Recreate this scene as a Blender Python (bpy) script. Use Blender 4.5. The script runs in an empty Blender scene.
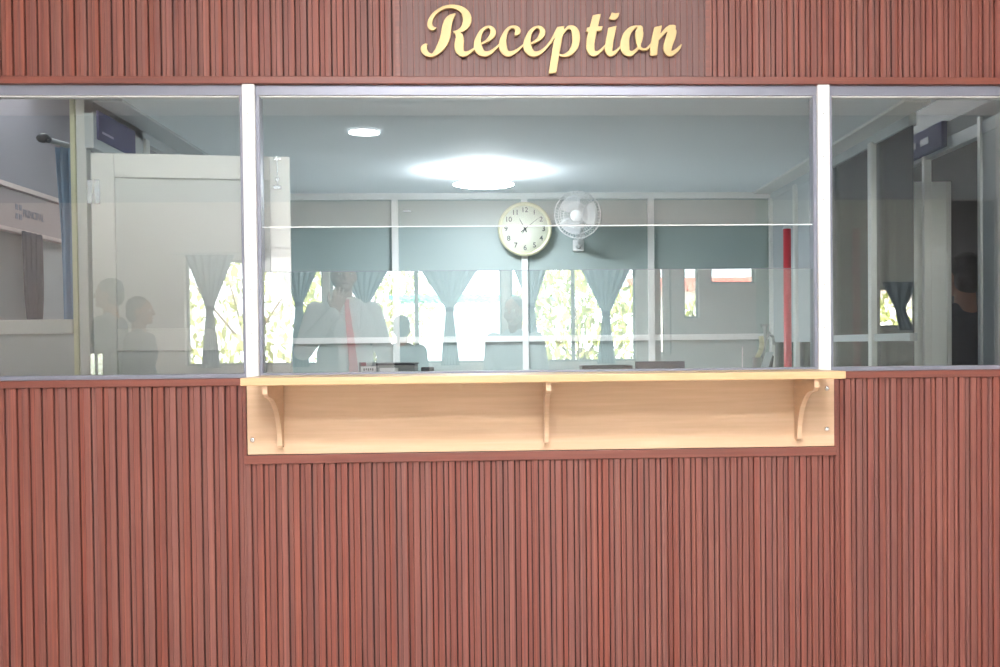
import bpy, bmesh, math, random
from mathutils import Vector, Matrix
random.seed(7)
S = bpy.context.scene
COL = S.collection
PI = math.pi

# ------------------------------------------------------------------ camera (measured from the photograph)
F = 1146.; CX, CY = 563.3, 367.5
YAW, PIT, ROL = .0502, -.0201, -.0103
CAM = Vector((0., -4., 1.3))
_fw = Vector((math.sin(YAW)*math.cos(PIT), math.cos(YAW)*math.cos(PIT), math.sin(PIT)))
_r = Vector((math.cos(YAW), -math.sin(YAW), 0)); _u = _r.cross(_fw)
RV = _r*math.cos(ROL)+_u*math.sin(ROL); UV = -_r*math.sin(ROL)+_u*math.cos(ROL)
cd = bpy.data.cameras.new('camera'); cam = bpy.data.objects.new('camera', cd); COL.objects.link(cam)
cd.sensor_width = 36; cd.lens = 36*F/1000
cd.shift_x = (500-CX)/1000; cd.shift_y = (CY-333.5)/1000
cam.matrix_world = Matrix.Translation(CAM) @ Matrix((RV, UV, -_fw)).transposed().to_4x4()
cd.clip_start = .01
S.camera = cam
def at(px, py, Y):
    d = RV*((px-CX)/F) - UV*((py-CY)/F) + _fw
    return CAM + d*((Y-CAM.y)/d.y)

# ------------------------------------------------------------------ materials
def mat(name, col, rough=.5, metal=0., spec=.5, bump=0., bscale=40., var=0., vscale=6., emis=None, es=0., coat=0.):
    m = bpy.data.materials.new(name); m.use_nodes = True
    nt = m.node_tree; b = nt.nodes['Principled BSDF']
    b.inputs['Base Color'].default_value = (*col, 1); b.inputs['Roughness'].default_value = rough
    b.inputs['Metallic'].default_value = metal; b.inputs['Specular IOR Level'].default_value = spec
    b.inputs['Coat Weight'].default_value = coat
    if emis: b.inputs['Emission Color'].default_value = (*emis, 1); b.inputs['Emission Strength'].default_value = es
    tc = nt.nodes.new('ShaderNodeTexCoord')
    if var:
        n = nt.nodes.new('ShaderNodeTexNoise'); n.inputs['Scale'].default_value = vscale; n.inputs['Detail'].default_value = 4
        nt.links.new(tc.outputs['Object'], n.inputs['Vector'])
        mx = nt.nodes.new('ShaderNodeMix'); mx.data_type = 'RGBA'
        mx.inputs[6].default_value = (*[c*(1-var) for c in col], 1); mx.inputs[7].default_value = (*[min(1, c*(1+var)) for c in col], 1)
        nt.links.new(n.outputs['Fac'], mx.inputs[0]); nt.links.new(mx.outputs[2], b.inputs['Base Color'])
    if bump:
        n = nt.nodes.new('ShaderNodeTexNoise'); n.inputs['Scale'].default_value = bscale; n.inputs['Detail'].default_value = 3
        nt.links.new(tc.outputs['Object'], n.inputs['Vector'])
        bp = nt.nodes.new('ShaderNodeBump'); bp.inputs['Strength'].default_value = bump; bp.inputs['Distance'].default_value = .01
        nt.links.new(n.outputs['Fac'], bp.inputs['Height']); nt.links.new(bp.outputs[0], b.inputs['Normal'])
    return m
def wood(name, ca, cb, cc, sx, sz, rough, per=None, bump=.15):
    """grain: ca base, cb lighter streak, cc darker streak; sx across, sz along; per = pitch of the slats (each slat its own tone)"""
    m = bpy.data.materials.new(name); m.use_nodes = True
    nt = m.node_tree; b = nt.nodes['Principled BSDF']; L = nt.links.new
    tc = nt.nodes.new('ShaderNodeTexCoord')
    mp = nt.nodes.new('ShaderNodeMapping'); mp.inputs['Scale'].default_value = (sx, 8, sz)
    L(tc.outputs['Object'], mp.inputs['Vector'])
    n1 = nt.nodes.new('ShaderNodeTexNoise'); n1.inputs['Scale'].default_value = 1; n1.inputs['Detail'].default_value = 5; n1.inputs['Roughness'].default_value = .6
    L(mp.outputs[0], n1.inputs['Vector'])
    cr = nt.nodes.new('ShaderNodeValToRGB'); e = cr.color_ramp.elements
    e[0].position = .32; e[0].color = (*cc, 1); e[1].position = .68; e[1].color = (*cb, 1)
    k = e.new(.5); k.color = (*ca, 1)
    L(n1.outputs['Fac'], cr.inputs[0]); out = cr.outputs[0]
    if per:
        sp = nt.nodes.new('ShaderNodeSeparateXYZ'); L(tc.outputs['Object'], sp.inputs[0])
        d = nt.nodes.new('ShaderNodeMath'); d.operation = 'DIVIDE'; d.inputs[1].default_value = per; L(sp.outputs[0], d.inputs[0])
        fl = nt.nodes.new('ShaderNodeMath'); fl.operation = 'FLOOR'; L(d.outputs[0], fl.inputs[0])
        wn = nt.nodes.new('ShaderNodeTexWhiteNoise'); wn.noise_dimensions = '1D'; L(fl.outputs[0], wn.inputs['W'])
        hs = nt.nodes.new('ShaderNodeHueSaturation')
        r1 = nt.nodes.new('ShaderNodeMapRange'); r1.inputs[3].default_value = .90; r1.inputs[4].default_value = 1.10; L(wn.outputs['Value'], r1.inputs[0])
        L(r1.outputs[0], hs.inputs['Value'])
        r2 = nt.nodes.new('ShaderNodeMapRange'); r2.inputs[3].default_value = .88; r2.inputs[4].default_value = 1.06
        sc = nt.nodes.new('ShaderNodeSeparateColor'); L(wn.outputs['Color'], sc.inputs[0]); L(sc.outputs[1], r2.inputs[0]); L(r2.outputs[0], hs.inputs['Saturation'])
        L(out, hs.inputs['Color']); out = hs.outputs[0]
    L(out, b.inputs['Base Color']); b.inputs['Roughness'].default_value = rough
    bp = nt.nodes.new('ShaderNodeBump'); bp.inputs['Strength'].default_value = bump; bp.inputs['Distance'].default_value = .002
    L(n1.outputs['Fac'], bp.inputs['Height']); L(bp.outputs[0], b.inputs['Normal'])
    return m
def glass(name, ior, tint=(1, 1, 1)):
    m = bpy.data.materials.new(name); m.use_nodes = True; nt = m.node_tree; nt.nodes.clear(); L = nt.links.new
    o = nt.nodes.new('ShaderNodeOutputMaterial'); mx = nt.nodes.new('ShaderNodeMixShader')
    t = nt.nodes.new('ShaderNodeBsdfTransparent'); t.inputs[0].default_value = (*tint, 1)
    g = nt.nodes.new('ShaderNodeBsdfGlossy'); g.inputs['Roughness'].default_value = 0.0
    fr = nt.nodes.new('ShaderNodeFresnel'); fr.inputs[0].default_value = ior
    L(fr.outputs[0], mx.inputs[0]); L(t.outputs[0], mx.inputs[1]); L(g.outputs[0], mx.inputs[2]); L(mx.outputs[0], o.inputs[0])
    return m
M = {}
M['slat'] = wood('red brown slat wood', (.170, .049, .036), (.235, .070, .046), (.115, .038, .034), 190, 1.0, .5, per=.0206)
M['slat_mauve'] = wood('mauve brown slat wood', (.125, .056, .052), (.155, .070, .064), (.10, .046, .046), 190, 1.0, .5, per=.0206)
M['slat_trim'] = wood('red brown trim wood', (.16, .045, .032), (.19, .055, .038), (.125, .038, .030), 2, 120, .4)
M['maple'] = wood('pale maple laminate', (.61, .43, .285), (.65, .465, .32), (.57, .40, .26), 3, 60, .4, bump=.05)
M['shelf'] = wood('maple shelf edge', (.56, .385, .21), (.60, .42, .24), (.52, .355, .18), 4, 90, .35, bump=.05)
M['white'] = mat('white powder coated aluminium', (.86, .88, .90), .35, var=.03)
M['alu'] = mat('satin grey aluminium', (.21, .225, .285), .33, .25, var=.06, vscale=20)
M['offwhite'] = mat('off white aluminium frame', (.78, .80, .79), .4, var=.04)
M['doorwhite'] = mat('white door frame', (.97, .98, .97), .35, var=.02)
M['doorpanel'] = mat('pale grey door panel', (.84, .87, .87), .5, var=.03)
M['glass'] = glass('coated window glass', 2.15, (.985, 1, .995))
M['clear'] = glass('clear glass', 1.35)
M['edge'] = mat('polished glass edge', (.75, .82, .85), .15, var=.03)
M['ceiling'] = mat('off white ceiling paint', (.84, .92, .98), .75, bump=.03, bscale=60)
M['teal'] = mat('grey green laminate panel', (.33, .41, .405), .45, var=.06, vscale=2)
M['palegrey'] = mat('pale grey laminate', (.52, .57, .60), .5, var=.05, vscale=2)
M['header'] = mat('matt pale header', (.42, .44, .45), .95, spec=.1, var=.04)
M['dark'] = mat('dark grey board', (.05, .055, .065), .5, var=.1)
M['lobbywall'] = mat('warm off white painted wall', (.80, .765, .755), .8, bump=.04, bscale=50)
M['lobbyceil'] = mat('white painted lobby ceiling', (.72, .72, .74), .85, bump=.03)
M['floor'] = mat('beige polished floor tile', (.60, .54, .47), .25, var=.08, vscale=3)
M['gold'] = mat('brushed gold acrylic', (.43, .315, .13), .36, .15, var=.08, vscale=60, bump=.05, bscale=120)
M['goldside'] = mat('gold letter side', (.50, .33, .10), .4, .3, var=.1)
M['black'] = mat('black plastic', (.018, .02, .024), .35, var=.2)
M['chrome'] = mat('chrome', (.85, .86, .88), .15, 1., var=.03)
M['cream'] = mat('cream clock rim', (.74, .74, .52), .35, var=.03)
M['face'] = mat('pale clock face', (.82, .86, .74), .5, var=.02)
M['ink'] = mat('dark grey clock ink', (.05, .06, .06), .6, var=.1)
M['fanw'] = mat('pale grey fan plastic', (.72, .74, .75), .4, var=.03)
M['navy'] = mat('navy blue curtain fabric', (.028, .042, .068), .95, spec=.1, bump=.3, bscale=90, var=.15)
M['blue'] = mat('blue curtain fabric', (.16, .29, .45), .8, bump=.3, bscale=90, var=.15)
M['curtain'] = mat('grey blue curtain fabric', (.21, .275, .32), .85, bump=.3, bscale=90, var=.1)
M['purple'] = mat('violet sign board', (.075, .072, .18), .9, spec=.1, var=.1)
M['purpletext'] = mat('pale lilac sign lettering', (.42, .40, .62), .5, var=.05)
M['signtext'] = mat('slate grey sign lettering', (.14, .14, .2), .5, var=.05)
M['fascia'] = mat('dusty rose laminate fascia', (.37, .28, .28), .5, var=.06)
M['rosetrim'] = mat('pale rose trim', (.72, .58, .55), .5, var=.04)
M['red'] = mat('red painted metal', (.60, .05, .07), .35, var=.06)
M['skin'] = mat('brown skin', (.26, .13, .085), .55, var=.08, vscale=30, bump=.05, bscale=200)
M['hair'] = mat('black hair', (.012, .011, .012), .6, bump=.5, bscale=150, var=.3)
M['coat'] = mat('white coat cotton', (.88, .89, .92), .85, bump=.35, bscale=18, var=.03)
M['shirt'] = mat('pale shirt cotton', (.62, .72, .80), .85, bump=.3, bscale=25, var=.05)
M['tie'] = mat('red tie silk', (.55, .045, .05), .5, bump=.2, bscale=150, var=.2)
M['trouser'] = mat('charcoal trouser cloth', (.04, .045, .055), .85, bump=.3, bscale=60, var=.15)
M['jacket'] = mat('dark jacket cloth', (.035, .04, .05), .85, bump=.3, bscale=60, var=.2)
M['shoe'] = mat('black shoe leather', (.015, .014, .014), .3, var=.2)
M['eyes'] = mat('eye white', (.8, .8, .78), .2, var=.03)
M['lip'] = mat('lip', (.28, .09, .07), .5, var=.1)
M['desk'] = wood('grey office desk', (.45, .43, .40), (.5, .48, .45), (.4, .38, .35), 3, 60, .4, bump=.05)
M['paper'] = mat('white paper card', (.88, .89, .9), .7, var=.03)
M['maroon'] = mat('maroon plastic', (.16, .01, .035), .4, var=.1)
M['greyp'] = mat('grey plastic', (.30, .33, .33), .45, var=.1)
M['phone'] = mat('pale blue grey phone back', (.55, .63, .68), .3, var=.05)
M['leaf'] = mat('sunlit leaves', (.34, .38, .13), .6, bump=.6, bscale=12, var=.5, vscale=9)
M['bark'] = mat('bark', (.14, .10, .07), .9, bump=.6, bscale=30, var=.3)
M['ground'] = mat('sandy ground', (.55, .50, .42), .9, bump=.3, bscale=5, var=.15)
M['render'] = mat('white rendered wall', (.8, .8, .78), .85, bump=.05, var=.04)
M['tile'] = mat('red roof tile', (.42, .16, .13), .7, bump=.5, bscale=15, var=.3, vscale=15)
M['awning'] = mat('teal awning sheet', (.12, .42, .38), .5, var=.1)
M['lamp'] = mat('lit opal lamp', (.9, .9, .9), .5, emis=(.93, .97, 1.), es=120., var=.01)
M['down'] = mat('lit downlight lens', (.9, .9, .9), .5, emis=(.95, .98, 1.), es=5., var=.01)
M['panel'] = mat('lit led panel', (.9, .9, .9), .5, emis=(1., .97, .95), es=68., var=.01)

# ------------------------------------------------------------------ mesh helpers
def box(bm, x0, x1, y0, y1, z0, z1, bev=0, mi=0):
    if not bev:
        v = [bm.verts.new((x, y, z)) for x in (x0, x1) for y in (y0, y1) for z in (z0, z1)]
        for q in ((0, 1, 3, 2), (4, 6, 7, 5), (0, 4, 5, 1), (2, 3, 7, 6), (0, 2, 6, 4), (1, 5, 7, 3)):
            f = bm.faces.new([v[i] for i in q]); f.material_index = mi
        return v
    r = bmesh.ops.create_cube(bm, size=1); vs = r['verts']
    for v in vs: v.co = Vector(((x0+x1)/2+v.co.x*(x1-x0), (y0+y1)/2+v.co.y*(y1-y0), (z0+z1)/2+v.co.z*(z1-z0)))
    fs = {f for v in vs for f in v.link_faces}
    for f in fs: f.material_index = mi
    if bev:
        es = list({e for v in vs for e in v.link_edges})
        r = bmesh.ops.bevel(bm, geom=es, offset=bev, segments=2, affect='EDGES', profile=.5)
        for f in r['faces']: f.material_index = mi
    return vs
def cyl(bm, p0, p1, r0, r1=None, n=16, cap=True, mi=0):
    r1 = r0 if r1 is None else r1
    p0, p1 = Vector(p0), Vector(p1); d = p1-p0
    q = d.to_track_quat('Z', 'Y')
    A = [bm.verts.new(p0+q@Vector((math.cos(a)*r0, math.sin(a)*r0, 0))) for a in [2*PI*i/n for i in range(n)]]
    B = [bm.verts.new(p1+q@Vector((math.cos(a)*r1, math.sin(a)*r1, 0))) for a in [2*PI*i/n for i in range(n)]]
    fs = [bm.faces.new((A[i], A[(i+1) % n], B[(i+1) % n], B[i])) for i in range(n)]
    if cap: fs += [bm.faces.new(A[::-1]), bm.faces.new(B)]
    for f in fs: f.smooth = True; f.material_index = mi
def tube(bm, pts, r, n=10):
    for a, b in zip(pts, pts[1:]): cyl(bm, a, b, r, n=n)
    for p in pts[1:-1]: ell(bm, p, (r, r, r), n=8)
def ell(bm, c, r, rot=None, n=16):
    m = Matrix.Translation(Vector(c)) @ ((rot.to_matrix().to_4x4()) if rot else Matrix()) @ Matrix.Diagonal((*r, 1))
    res = bmesh.ops.create_uvsphere(bm, u_segments=n, v_segments=max(6, n//2), radius=1, matrix=m)
    for v in res['verts']:
        for f in v.link_faces: f.smooth = True
def lathe(bm, prof, c, axis='Y', n=48):
    """prof: (radius, along) pairs"""
    rings = []
    for r, h in prof:
        ring = []
        for i in range(n):
            a = 2*PI*i/n
            if axis == 'Y': p = (c[0]+r*math.cos(a), c[1]+h, c[2]+r*math.sin(a))
            else: p = (c[0]+r*math.cos(a), c[1]+r*math.sin(a), c[2]+h)
            ring.append(bm.verts.new(p))
        rings.append(ring)
    for A, B in zip(rings, rings[1:]):
        for i in range(n):
            f = bm.faces.new((A[i], A[(i+1) % n], B[(i+1) % n], B[i])); f.smooth = True
    for R in (rings[0], rings[-1]):
        bm.faces.new(R)
def prism(bm, pts, y0, y1, mi=0, mside=None):
    """pts (x,z) outline, extruded along y"""
    A = [bm.verts.new((x, y0, z)) for x, z in pts]; B = [bm.verts.new((x, y1, z)) for x, z in pts]
    n = len(pts)
    fs = [bm.faces.new(A), bm.faces.new(B[::-1])]
    for f in fs: f.material_index = mi
    for i in range(n):
        f = bm.faces.new((A[(i+1) % n], A[i], B[i], B[(i+1) % n])); f.material_index = mi if mside is None else mside
def obj(name, bm, mats, parent=None, mods=None, norm=True):
    if norm: bmesh.ops.recalc_face_normals(bm, faces=bm.faces)
    me = bpy.data.meshes.new(name); bm.to_mesh(me); bm.free()
    for m in (mats if isinstance(mats, (list, tuple)) else [mats]): me.materials.append(m)
    o = bpy.data.objects.new(name, me); COL.objects.link(o)
    if parent: o.parent = parent; o.matrix_parent_inverse = Matrix.Translation(-Vector(parent.location))
    return o
LATE = []
def BM(): return bmesh.new()
def bobj(name, dims, m, parent=None, bev=0):
    b = BM()
    for d in (dims if isinstance(dims[0], (list, tuple)) else [dims]): box(b, *d, bev=bev)
    return obj(name, b, m, parent)
def tag(o, label, cat, group=None):
    o['label'] = label; o['category'] = cat
    if group: o['group'] = group
    return o
def thing(name, label, cat, loc=(0, 0, 0), group=None):
    o = bpy.data.objects.new(name, None); COL.objects.link(o); o.location = loc; o.empty_display_size = .1
    return tag(o, label, cat, group)
def struct(o): o['kind'] = 'structure'; return o

# ------------------------------------------------------------------ dimensions of the reception front (wall plane y = 0)
ZT, ZT2 = 2.203, 2.228          # upper trim
ZS, ZS2 = 1.170, 1.195          # lower trim (its top carries the window)
PLx = (-.891, -.849); PRx = (1.104, 1.146)
XL, XR = -2.7, 2.7              # ends of the glazed strip
G0, G1 = 1.561, 1.718           # talk-through gap
TOP = 3.5; W = 4.6; YB = -6.5
PITCH = .0412

def slats(bm, x0, x1, z0, z1, y=0., d=.009, phase=0.):
    n0 = math.floor((x0-phase)/PITCH); x = n0*PITCH+phase
    while x < x1:
        a, b = max(x, x0), min(x+.0215, x1)
        if b-a > .003:
            c = .0013; o = [(a, y+.002), (a, y-d+c), (a+c, y-d), (b-c, y-d), (b, y-d+c), (b, y+.002)]
            A = [bm.verts.new((u, v, z0)) for u, v in o]; B = [bm.verts.new((u, v, z1)) for u, v in o]
            bm.faces.new(A[::-1]); bm.faces.new(B)
            for i in range(6): bm.faces.new((A[i], A[(i+1) % 6], B[(i+1) % 6], B[i]))
        a, b = max(x+.0215+.0042, x0), min(x+PITCH-.0024, x1)
        if b-a > .003: box(bm, a, b, y-.0025, y+.002, z0, z1)
        x += PITCH
# substrate
wf = struct(bobj('wall_front', [(-W, W, .006, .10, 0, ZS), (-W, W, .006, .10, ZT, TOP), (-W, XL, .006, .10, ZS, ZT), (XR, W, .006, .10, ZS, ZT)],
     mat('dark backing board', (.022, .006, .005), .8, var=.2)))
def sl(name, segs, y=0., d=.009, phase=0., m='slat'):
    b = BM()
    for s in segs: slats(b, *s, y=y, d=d, phase=phase)
    return obj(name, b, M[m], wf)
sl('slat_cladding', [(-W, -.897, 0, ZS), (1.163, W, 0, ZS)])
sl('slat_cladding', [(-.897, 1.163, 0, .905)], phase=.004)
sl('slat_cladding', [(-W, -.365, ZT2, TOP), (.722, W, ZT2, TOP)], phase=.01)
sl('slat_cladding', [(-.352, .709, ZT2, TOP)], y=-.008, d=.006, phase=.003, m='slat_mauve')
bobj('panel_board', (-.366, .723, -.009, .004, ZT2, TOP), M['slat_trim'], wf)
struct(bobj('trim_1', (-W, W, -.018, .02, ZT, ZT2), M['slat_trim'], bev=.002))
struct(bobj('trim_2', [(-W, -.847, -.018, .02, ZS, ZS2), (1.113, W, -.018, .02, ZS, ZS2)], M['slat_trim'], bev=.002))
struct(bobj('trim_3', (-.897, 1.163, -.018, .02, .899, .930), M['slat_trim'], bev=.002))
struct(bobj('trim_4', [(-.903, -.893, -.014, .01, .899, ZS), (1.155, 1.166, -.014, .01, .899, ZS)], M['slat_trim'], bev=.001))

# window units
def win(name, x0, x1, panes, label_part=None):
    fr = .013
    w = bobj(name, [(x0, x1, .004, .062, ZT-.036, ZT), (x0, x1, .004, .05, ZS2, ZS2+.016),
                    (x0, x0+fr, .004, .062, ZS2+.016, ZT-.036), (x1-fr, x1, .004, .062, ZS2+.016, ZT-.036)], M['alu'], bev=.002)
    struct(w)
    # inner lip of the frame
    bobj('window_lip', [(x0+fr, x1-fr, .012, .05, ZT-.040, ZT-.036)], M['white'], w)
    for (a, b, z0, z1) in panes:
        g = bobj('window_pane', (a, b, .022, .028, z0, z1), M['glass'], w)
    return w
win('window_1', XL, PLx[0], [(XL+.01, PLx[0]-.01, ZS2+.014, ZT-.034)])
w2 = win('window_2', PLx[1], PRx[0], [(PLx[1]+.01, PRx[0]-.01, ZS2+.014, G0), (PLx[1]+.01, PRx[0]-.01, G1, ZT-.034)])
bobj('pane_edge', (PLx[1]+.013, PRx[0]-.013, .0215, .0285, G0, G0+.0012), M['alu'], w2)
bobj('pane_edge', (PLx[1]+.013, PRx[0]-.013, .0215, .0285, G1-.0035, G1), M['edge'], w2)
win('window_3', PRx[1], XR, [(PRx[1]+.01, XR-.01, ZS2+.014, ZT-.034)])
for n, (a, b) in (('trim_5', PLx), ('trim_6', PRx)):
    p = struct(bobj(n, (a, b, -.012, .066, ZS2, ZT), M['white'], bev=.002))
    bm = BM()
    for z in (1.35, 1.5, 1.65, 1.8, 1.95, 2.1):
        cyl(bm, ((a+b)/2-.002, -.0132, z), ((a+b)/2-.002, -.011, z), .0022, n=8)
    obj('screw', bm, M['greyp'], p)

# ------------------------------------------------------------------ counter shelf with brackets
cs = thing('counter_shelf', 'pale maple counter shelf on three curved brackets under the reception window', 'shelf', (.13, -.05, .93))
bm = BM(); box(bm, -.847, 1.113, -.30, .02, 1.178, 1.2035, bev=.003); obj('shelf_board', bm, M['shelf'], cs)
bm = BM(); box(bm, -.89, 1.155, -.016, -.001, .932, 1.178, bev=.0015)
bk = obj('back_panel', bm, M['maple'], cs)
def bracket(x):
    pts = [(-.016, 1.178), (-.285, 1.178), (-.285, 1.150), (-.262, 1.138)]
    for i in range(13):
        t = i/12*PI/2
        pts.append((-.262+.205*math.sin(t)*1., 1.138-.175*(1-math.cos(t))))
    pts += [(-.050, .958), (-.016, .958)]
    bm = BM()
    A = [bm.verts.new((x-.008, y, z)) for y, z in pts]; B = [bm.verts.new((x+.008, y, z)) for y, z in pts]; n = len(pts)
    bm.faces.new(A); bm.faces.new(B[::-1])
    for i in range(n): bm.faces.new((A[(i+1) % n], A[i], B[i], B[(i+1) % n]))
    obj('bracket', bm, M['maple'], cs)
for x in (-.772, .138, 1.020): bracket(x)
for px, py in ((252.5, 440), (827, 388.5), (827, 429)):
    p = at(px, py, -.017); bm = BM()
    lathe(bm, [(.0001, -.0045), (.004, -.0042), (.0085, -.002), (.009, .001)], (p.x, -.017, p.z), n=20)
    box(bm, p.x-.0065, p.x+.0065, -.0222, -.0205, p.z-.001, p.z+.001)
    s = obj('screw', bm, M['chrome'], cs); s['label'] = 'chrome screw head'

# ------------------------------------------------------------------ the word in gold script, each letter a mesh
def cr_spline(p, k=8):
    out = []
    P = [p[0]]+list(p)+[p[-1]]
    for i in range(1, len(P)-2):
        a, b, c, d = (Vector(P[j]) for j in (i-1, i, i+1, i+2))
        for s in range(k):
            t = s/k
            out.append(.5*((2*b)+(c-a)*t+(2*a-5*b+4*c-d)*t*t+(3*b-a-3*c+d)*t**3))
    out.append(Vector(p[-1])); return out
YF, YK = -.034, -.019
def stroke(bm, pts, org, s, flat=False):
    q = cr_spline(pts); L = []; R = []
    conv = lambda x, y: at(org[0]+x/s, org[1]+y/s, YF)
    n = len(q)
    for i, v in enumerate(q):
        a = q[max(0, i-1)]; b = q[min(n-1, i+1)]
        d = Vector((b.x-a.x, b.y-a.y)); d = d.normalized() if d.length > 1e-6 else Vector((1, 0))
        nn = Vector((-d.y, d.x))*v.z/2
        L.append(conv(v.x+nn.x, v.y+nn.y)); R.append(conv(v.x-nn.x, v.y-nn.y))
    for A, B, C, D in zip(L, L[1:], R[1:], R):
        prism(bm, [(A.x, A.z), (B.x, B.z), (C.x, C.z), (D.x, D.z)], YF, YK, 0, 0)
    if not flat:
        for v in (q[0], q[-1]):
            r = v.z/2
            prism(bm, [(lambda w: (w.x, w.z))(conv(v.x+r*math.cos(t), v.y+r*math.sin(t))) for t in [2*PI*i/18 for i in range(18)]], YF, YK)
def poly(bm, pts, org, s):
    prism(bm, [(lambda w: (w.x, w.z))(at(org[0]+x/s, org[1]+y/s, YF)) for x, y in pts], YF, YK)
sign = thing('reception_sign', 'gold script lettering reading Reception on the slatted wall above the glass', 'sign', (.15, -.03, 2.3))
def letter(nm, strokes, org, s, polys=(), flats=()):
    bm = BM()
    for st in strokes: stroke(bm, st, org, s)
    for st in flats: stroke(bm, st, org, s, True)
    for p in polys: poly(bm, p, org, s)
    o = obj('letter', bm, M['gold'], sign)
    # one clean body out of the overlapping strokes, with softened edges
    LATE.append((o, .0013, .5, 3))
letter('R', [[(430, 148, 20), (410, 165, 46), (375, 200, 80), (352, 250, 98), (338, 310, 106), (328, 380, 108), (305, 450, 104), (270, 510, 88), (235, 555, 62), (185, 592, 36), (135, 583, 50), (104, 550, 70), (94, 518, 68), (112, 488, 50), (130, 476, 18)],
  [(225, 300, 14), (197, 305, 46), (168, 288, 60), (160, 245, 56), (175, 195, 48), (215, 140, 40), (270, 98, 36), (340, 72, 36), (410, 69, 42), (480, 88, 58), (532, 128, 80), (558, 180, 94), (560, 225, 94), (538, 280, 80), (500, 318, 54), (455, 337, 32), (418, 340, 20)],
  [(420, 342, 24), (448, 355, 46), (476, 388, 82), (480, 430, 96), (474, 480, 104), (478, 530, 98), (498, 565, 78), (530, 578, 56), (575, 565, 40), (615, 540, 30), (652, 508, 22)]], (415, 0), 10.75)
eS = [(122, 264, 20), (165, 243, 30), (210, 208, 48), (236, 170, 62), (240, 135, 60), (222, 104, 44), (190, 92, 28), (155, 105, 32), (118, 140, 42), (93, 195, 58), (80, 250, 76), (84, 305, 88), (108, 348, 82), (148, 372, 60), (195, 366, 46), (240, 338, 34), (285, 298, 24), (310, 270, 18)]
letter('e', [eS], (470, 18), 10.43)
letter('c', [[(468, 180, 12), (485, 163, 48), (500, 135, 62), (485, 105, 50), (450, 90, 32), (410, 102, 32), (378, 140, 42), (355, 195, 60), (342, 250, 78), (345, 308, 86), (365, 350, 74), (400, 372, 60), (445, 362, 44), (495, 335, 32), (535, 300, 24), (565, 275, 18)]], (470, 18), 10.43)
letter('e', [[(118, 266, 20)]+eS[1:-3]+[(240, 340, 36), (290, 292, 30), (335, 232, 30), (372, 165, 30), (400, 105, 26)]], (519.5, 18), 10.43)
letter('p', [[(400, 378, 20), (440, 390, 28), (490, 382, 44), (540, 345, 62), (572, 290, 76), (586, 220, 84), (580, 155, 84), (555, 110, 64), (515, 95, 40), (480, 118, 28), (450, 160, 22), (430, 195, 18)]], (520, 18), 10.43,
  polys=[[(388, 92), (466, 80), (448, 180), (420, 330), (400, 450), (381, 570), (298, 582), (318, 440), (342, 290), (366, 170)]])
letter('t', [[(122, 440, 96), (122, 500, 98), (137, 545, 86), (167, 566, 64), (210, 556, 46), (250, 525, 34), (290, 480, 24), (312, 450, 16)]], (580, 5), 11.7,
  polys=[[(150, 118), (248, 100), (228, 190), (200, 300), (180, 400), (171, 450), (73, 440), (78, 380), (100, 300), (125, 210)], [(82, 262), (268, 245), (255, 300), (68, 316)]])
letter('i', [[(340, 480, 94), (337, 530, 88), (347, 562, 70), (372, 570, 56), (410, 553, 42), (445, 520, 30), (480, 480, 22), (500, 450, 16)]], (580, 5), 11.7,
  polys=[[(330, 265), (432, 240), (415, 320), (395, 410), (386, 490), (292, 480), (300, 410), (318, 330)], [(370, 85), (416, 96), (462, 88), (452, 130), (436, 156), (408, 176), (375, 174), (335, 160), (356, 125)]])
letter('o', [[(415, 218, 12), (378, 222, 24), (342, 242, 42), (309, 285, 60), (293, 340, 72), (292, 395, 78), (308, 433, 64), (345, 446, 42), (380, 422, 28), (412, 388, 22)],
  [(400, 218, 12), (424, 226, 32), (416, 250, 58), (411, 285, 72), (409, 325, 62), (407, 362, 42), (412, 388, 28), (428, 405, 22), (452, 412, 20), (480, 402, 20), (506, 372, 18)]], (590, 0), 8.34)
letter('n', [[(560, 338, 16), (595, 295, 24), (630, 255, 34), (662, 230, 40), (690, 225, 40)],
  [(705, 222, 28), (694, 235, 56), (686, 265, 76), (674, 310, 78), (656, 360, 76), (647, 405, 72), (656, 438, 54), (682, 444, 42), (715, 426, 32), (745, 398, 24), (763, 370, 10)]], (590, 0), 8.34,
  polys=[[(538, 225), (602, 210), (588, 275), (573, 350), (562, 458), (502, 468), (500, 400), (513, 320)]])

# ------------------------------------------------------------------ reception room behind the glass
ZC = 2.17; YR = 2.6; XA, XB = -1.42, 1.54
struct(bobj('ceiling_reception', (XA-.03, XB+.03, .03, YR+.1, ZC, ZC+.08), M['ceiling']))
struct(bobj('floor_reception', (-W, W, .10, 6.1, -.1, 0), M['floor']))
struct(bobj('ceiling_corridor', [(-W, XA-.03, .1, 6.1, 2.6, 2.7), (XB+.03, W, .1, 6.1, 2.6, 2.7)], M['lobbyceil']))
wb = struct(bobj('wall_back', [(XA, XB, YR, YR+.05, 0, ZC)], M['teal']))
MX = (-1.38, -.621, .116, .844)
bobj('rail', [(XA, XB, YR-.02, YR, 1.318, 1.345), (XA, XB, YR-.012, YR, 1.345, 1.352)], M['offwhite'], wb, .002)
bobj('top_rail', (XA, XB, YR-.025, YR, ZC-.035, ZC), M['offwhite'], wb, .002)
for x in MX: bobj('mullion', (x-.018, x+.018, YR-.03, YR, 0, ZC-.035), M['offwhite'], wb, .002)
for x, z in ((-.555, 2.07), ):
    bobj('latch', (x-.02, x+.025, YR-.012, YR, z-.004, z+.003), M['chrome'], wb)

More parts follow.
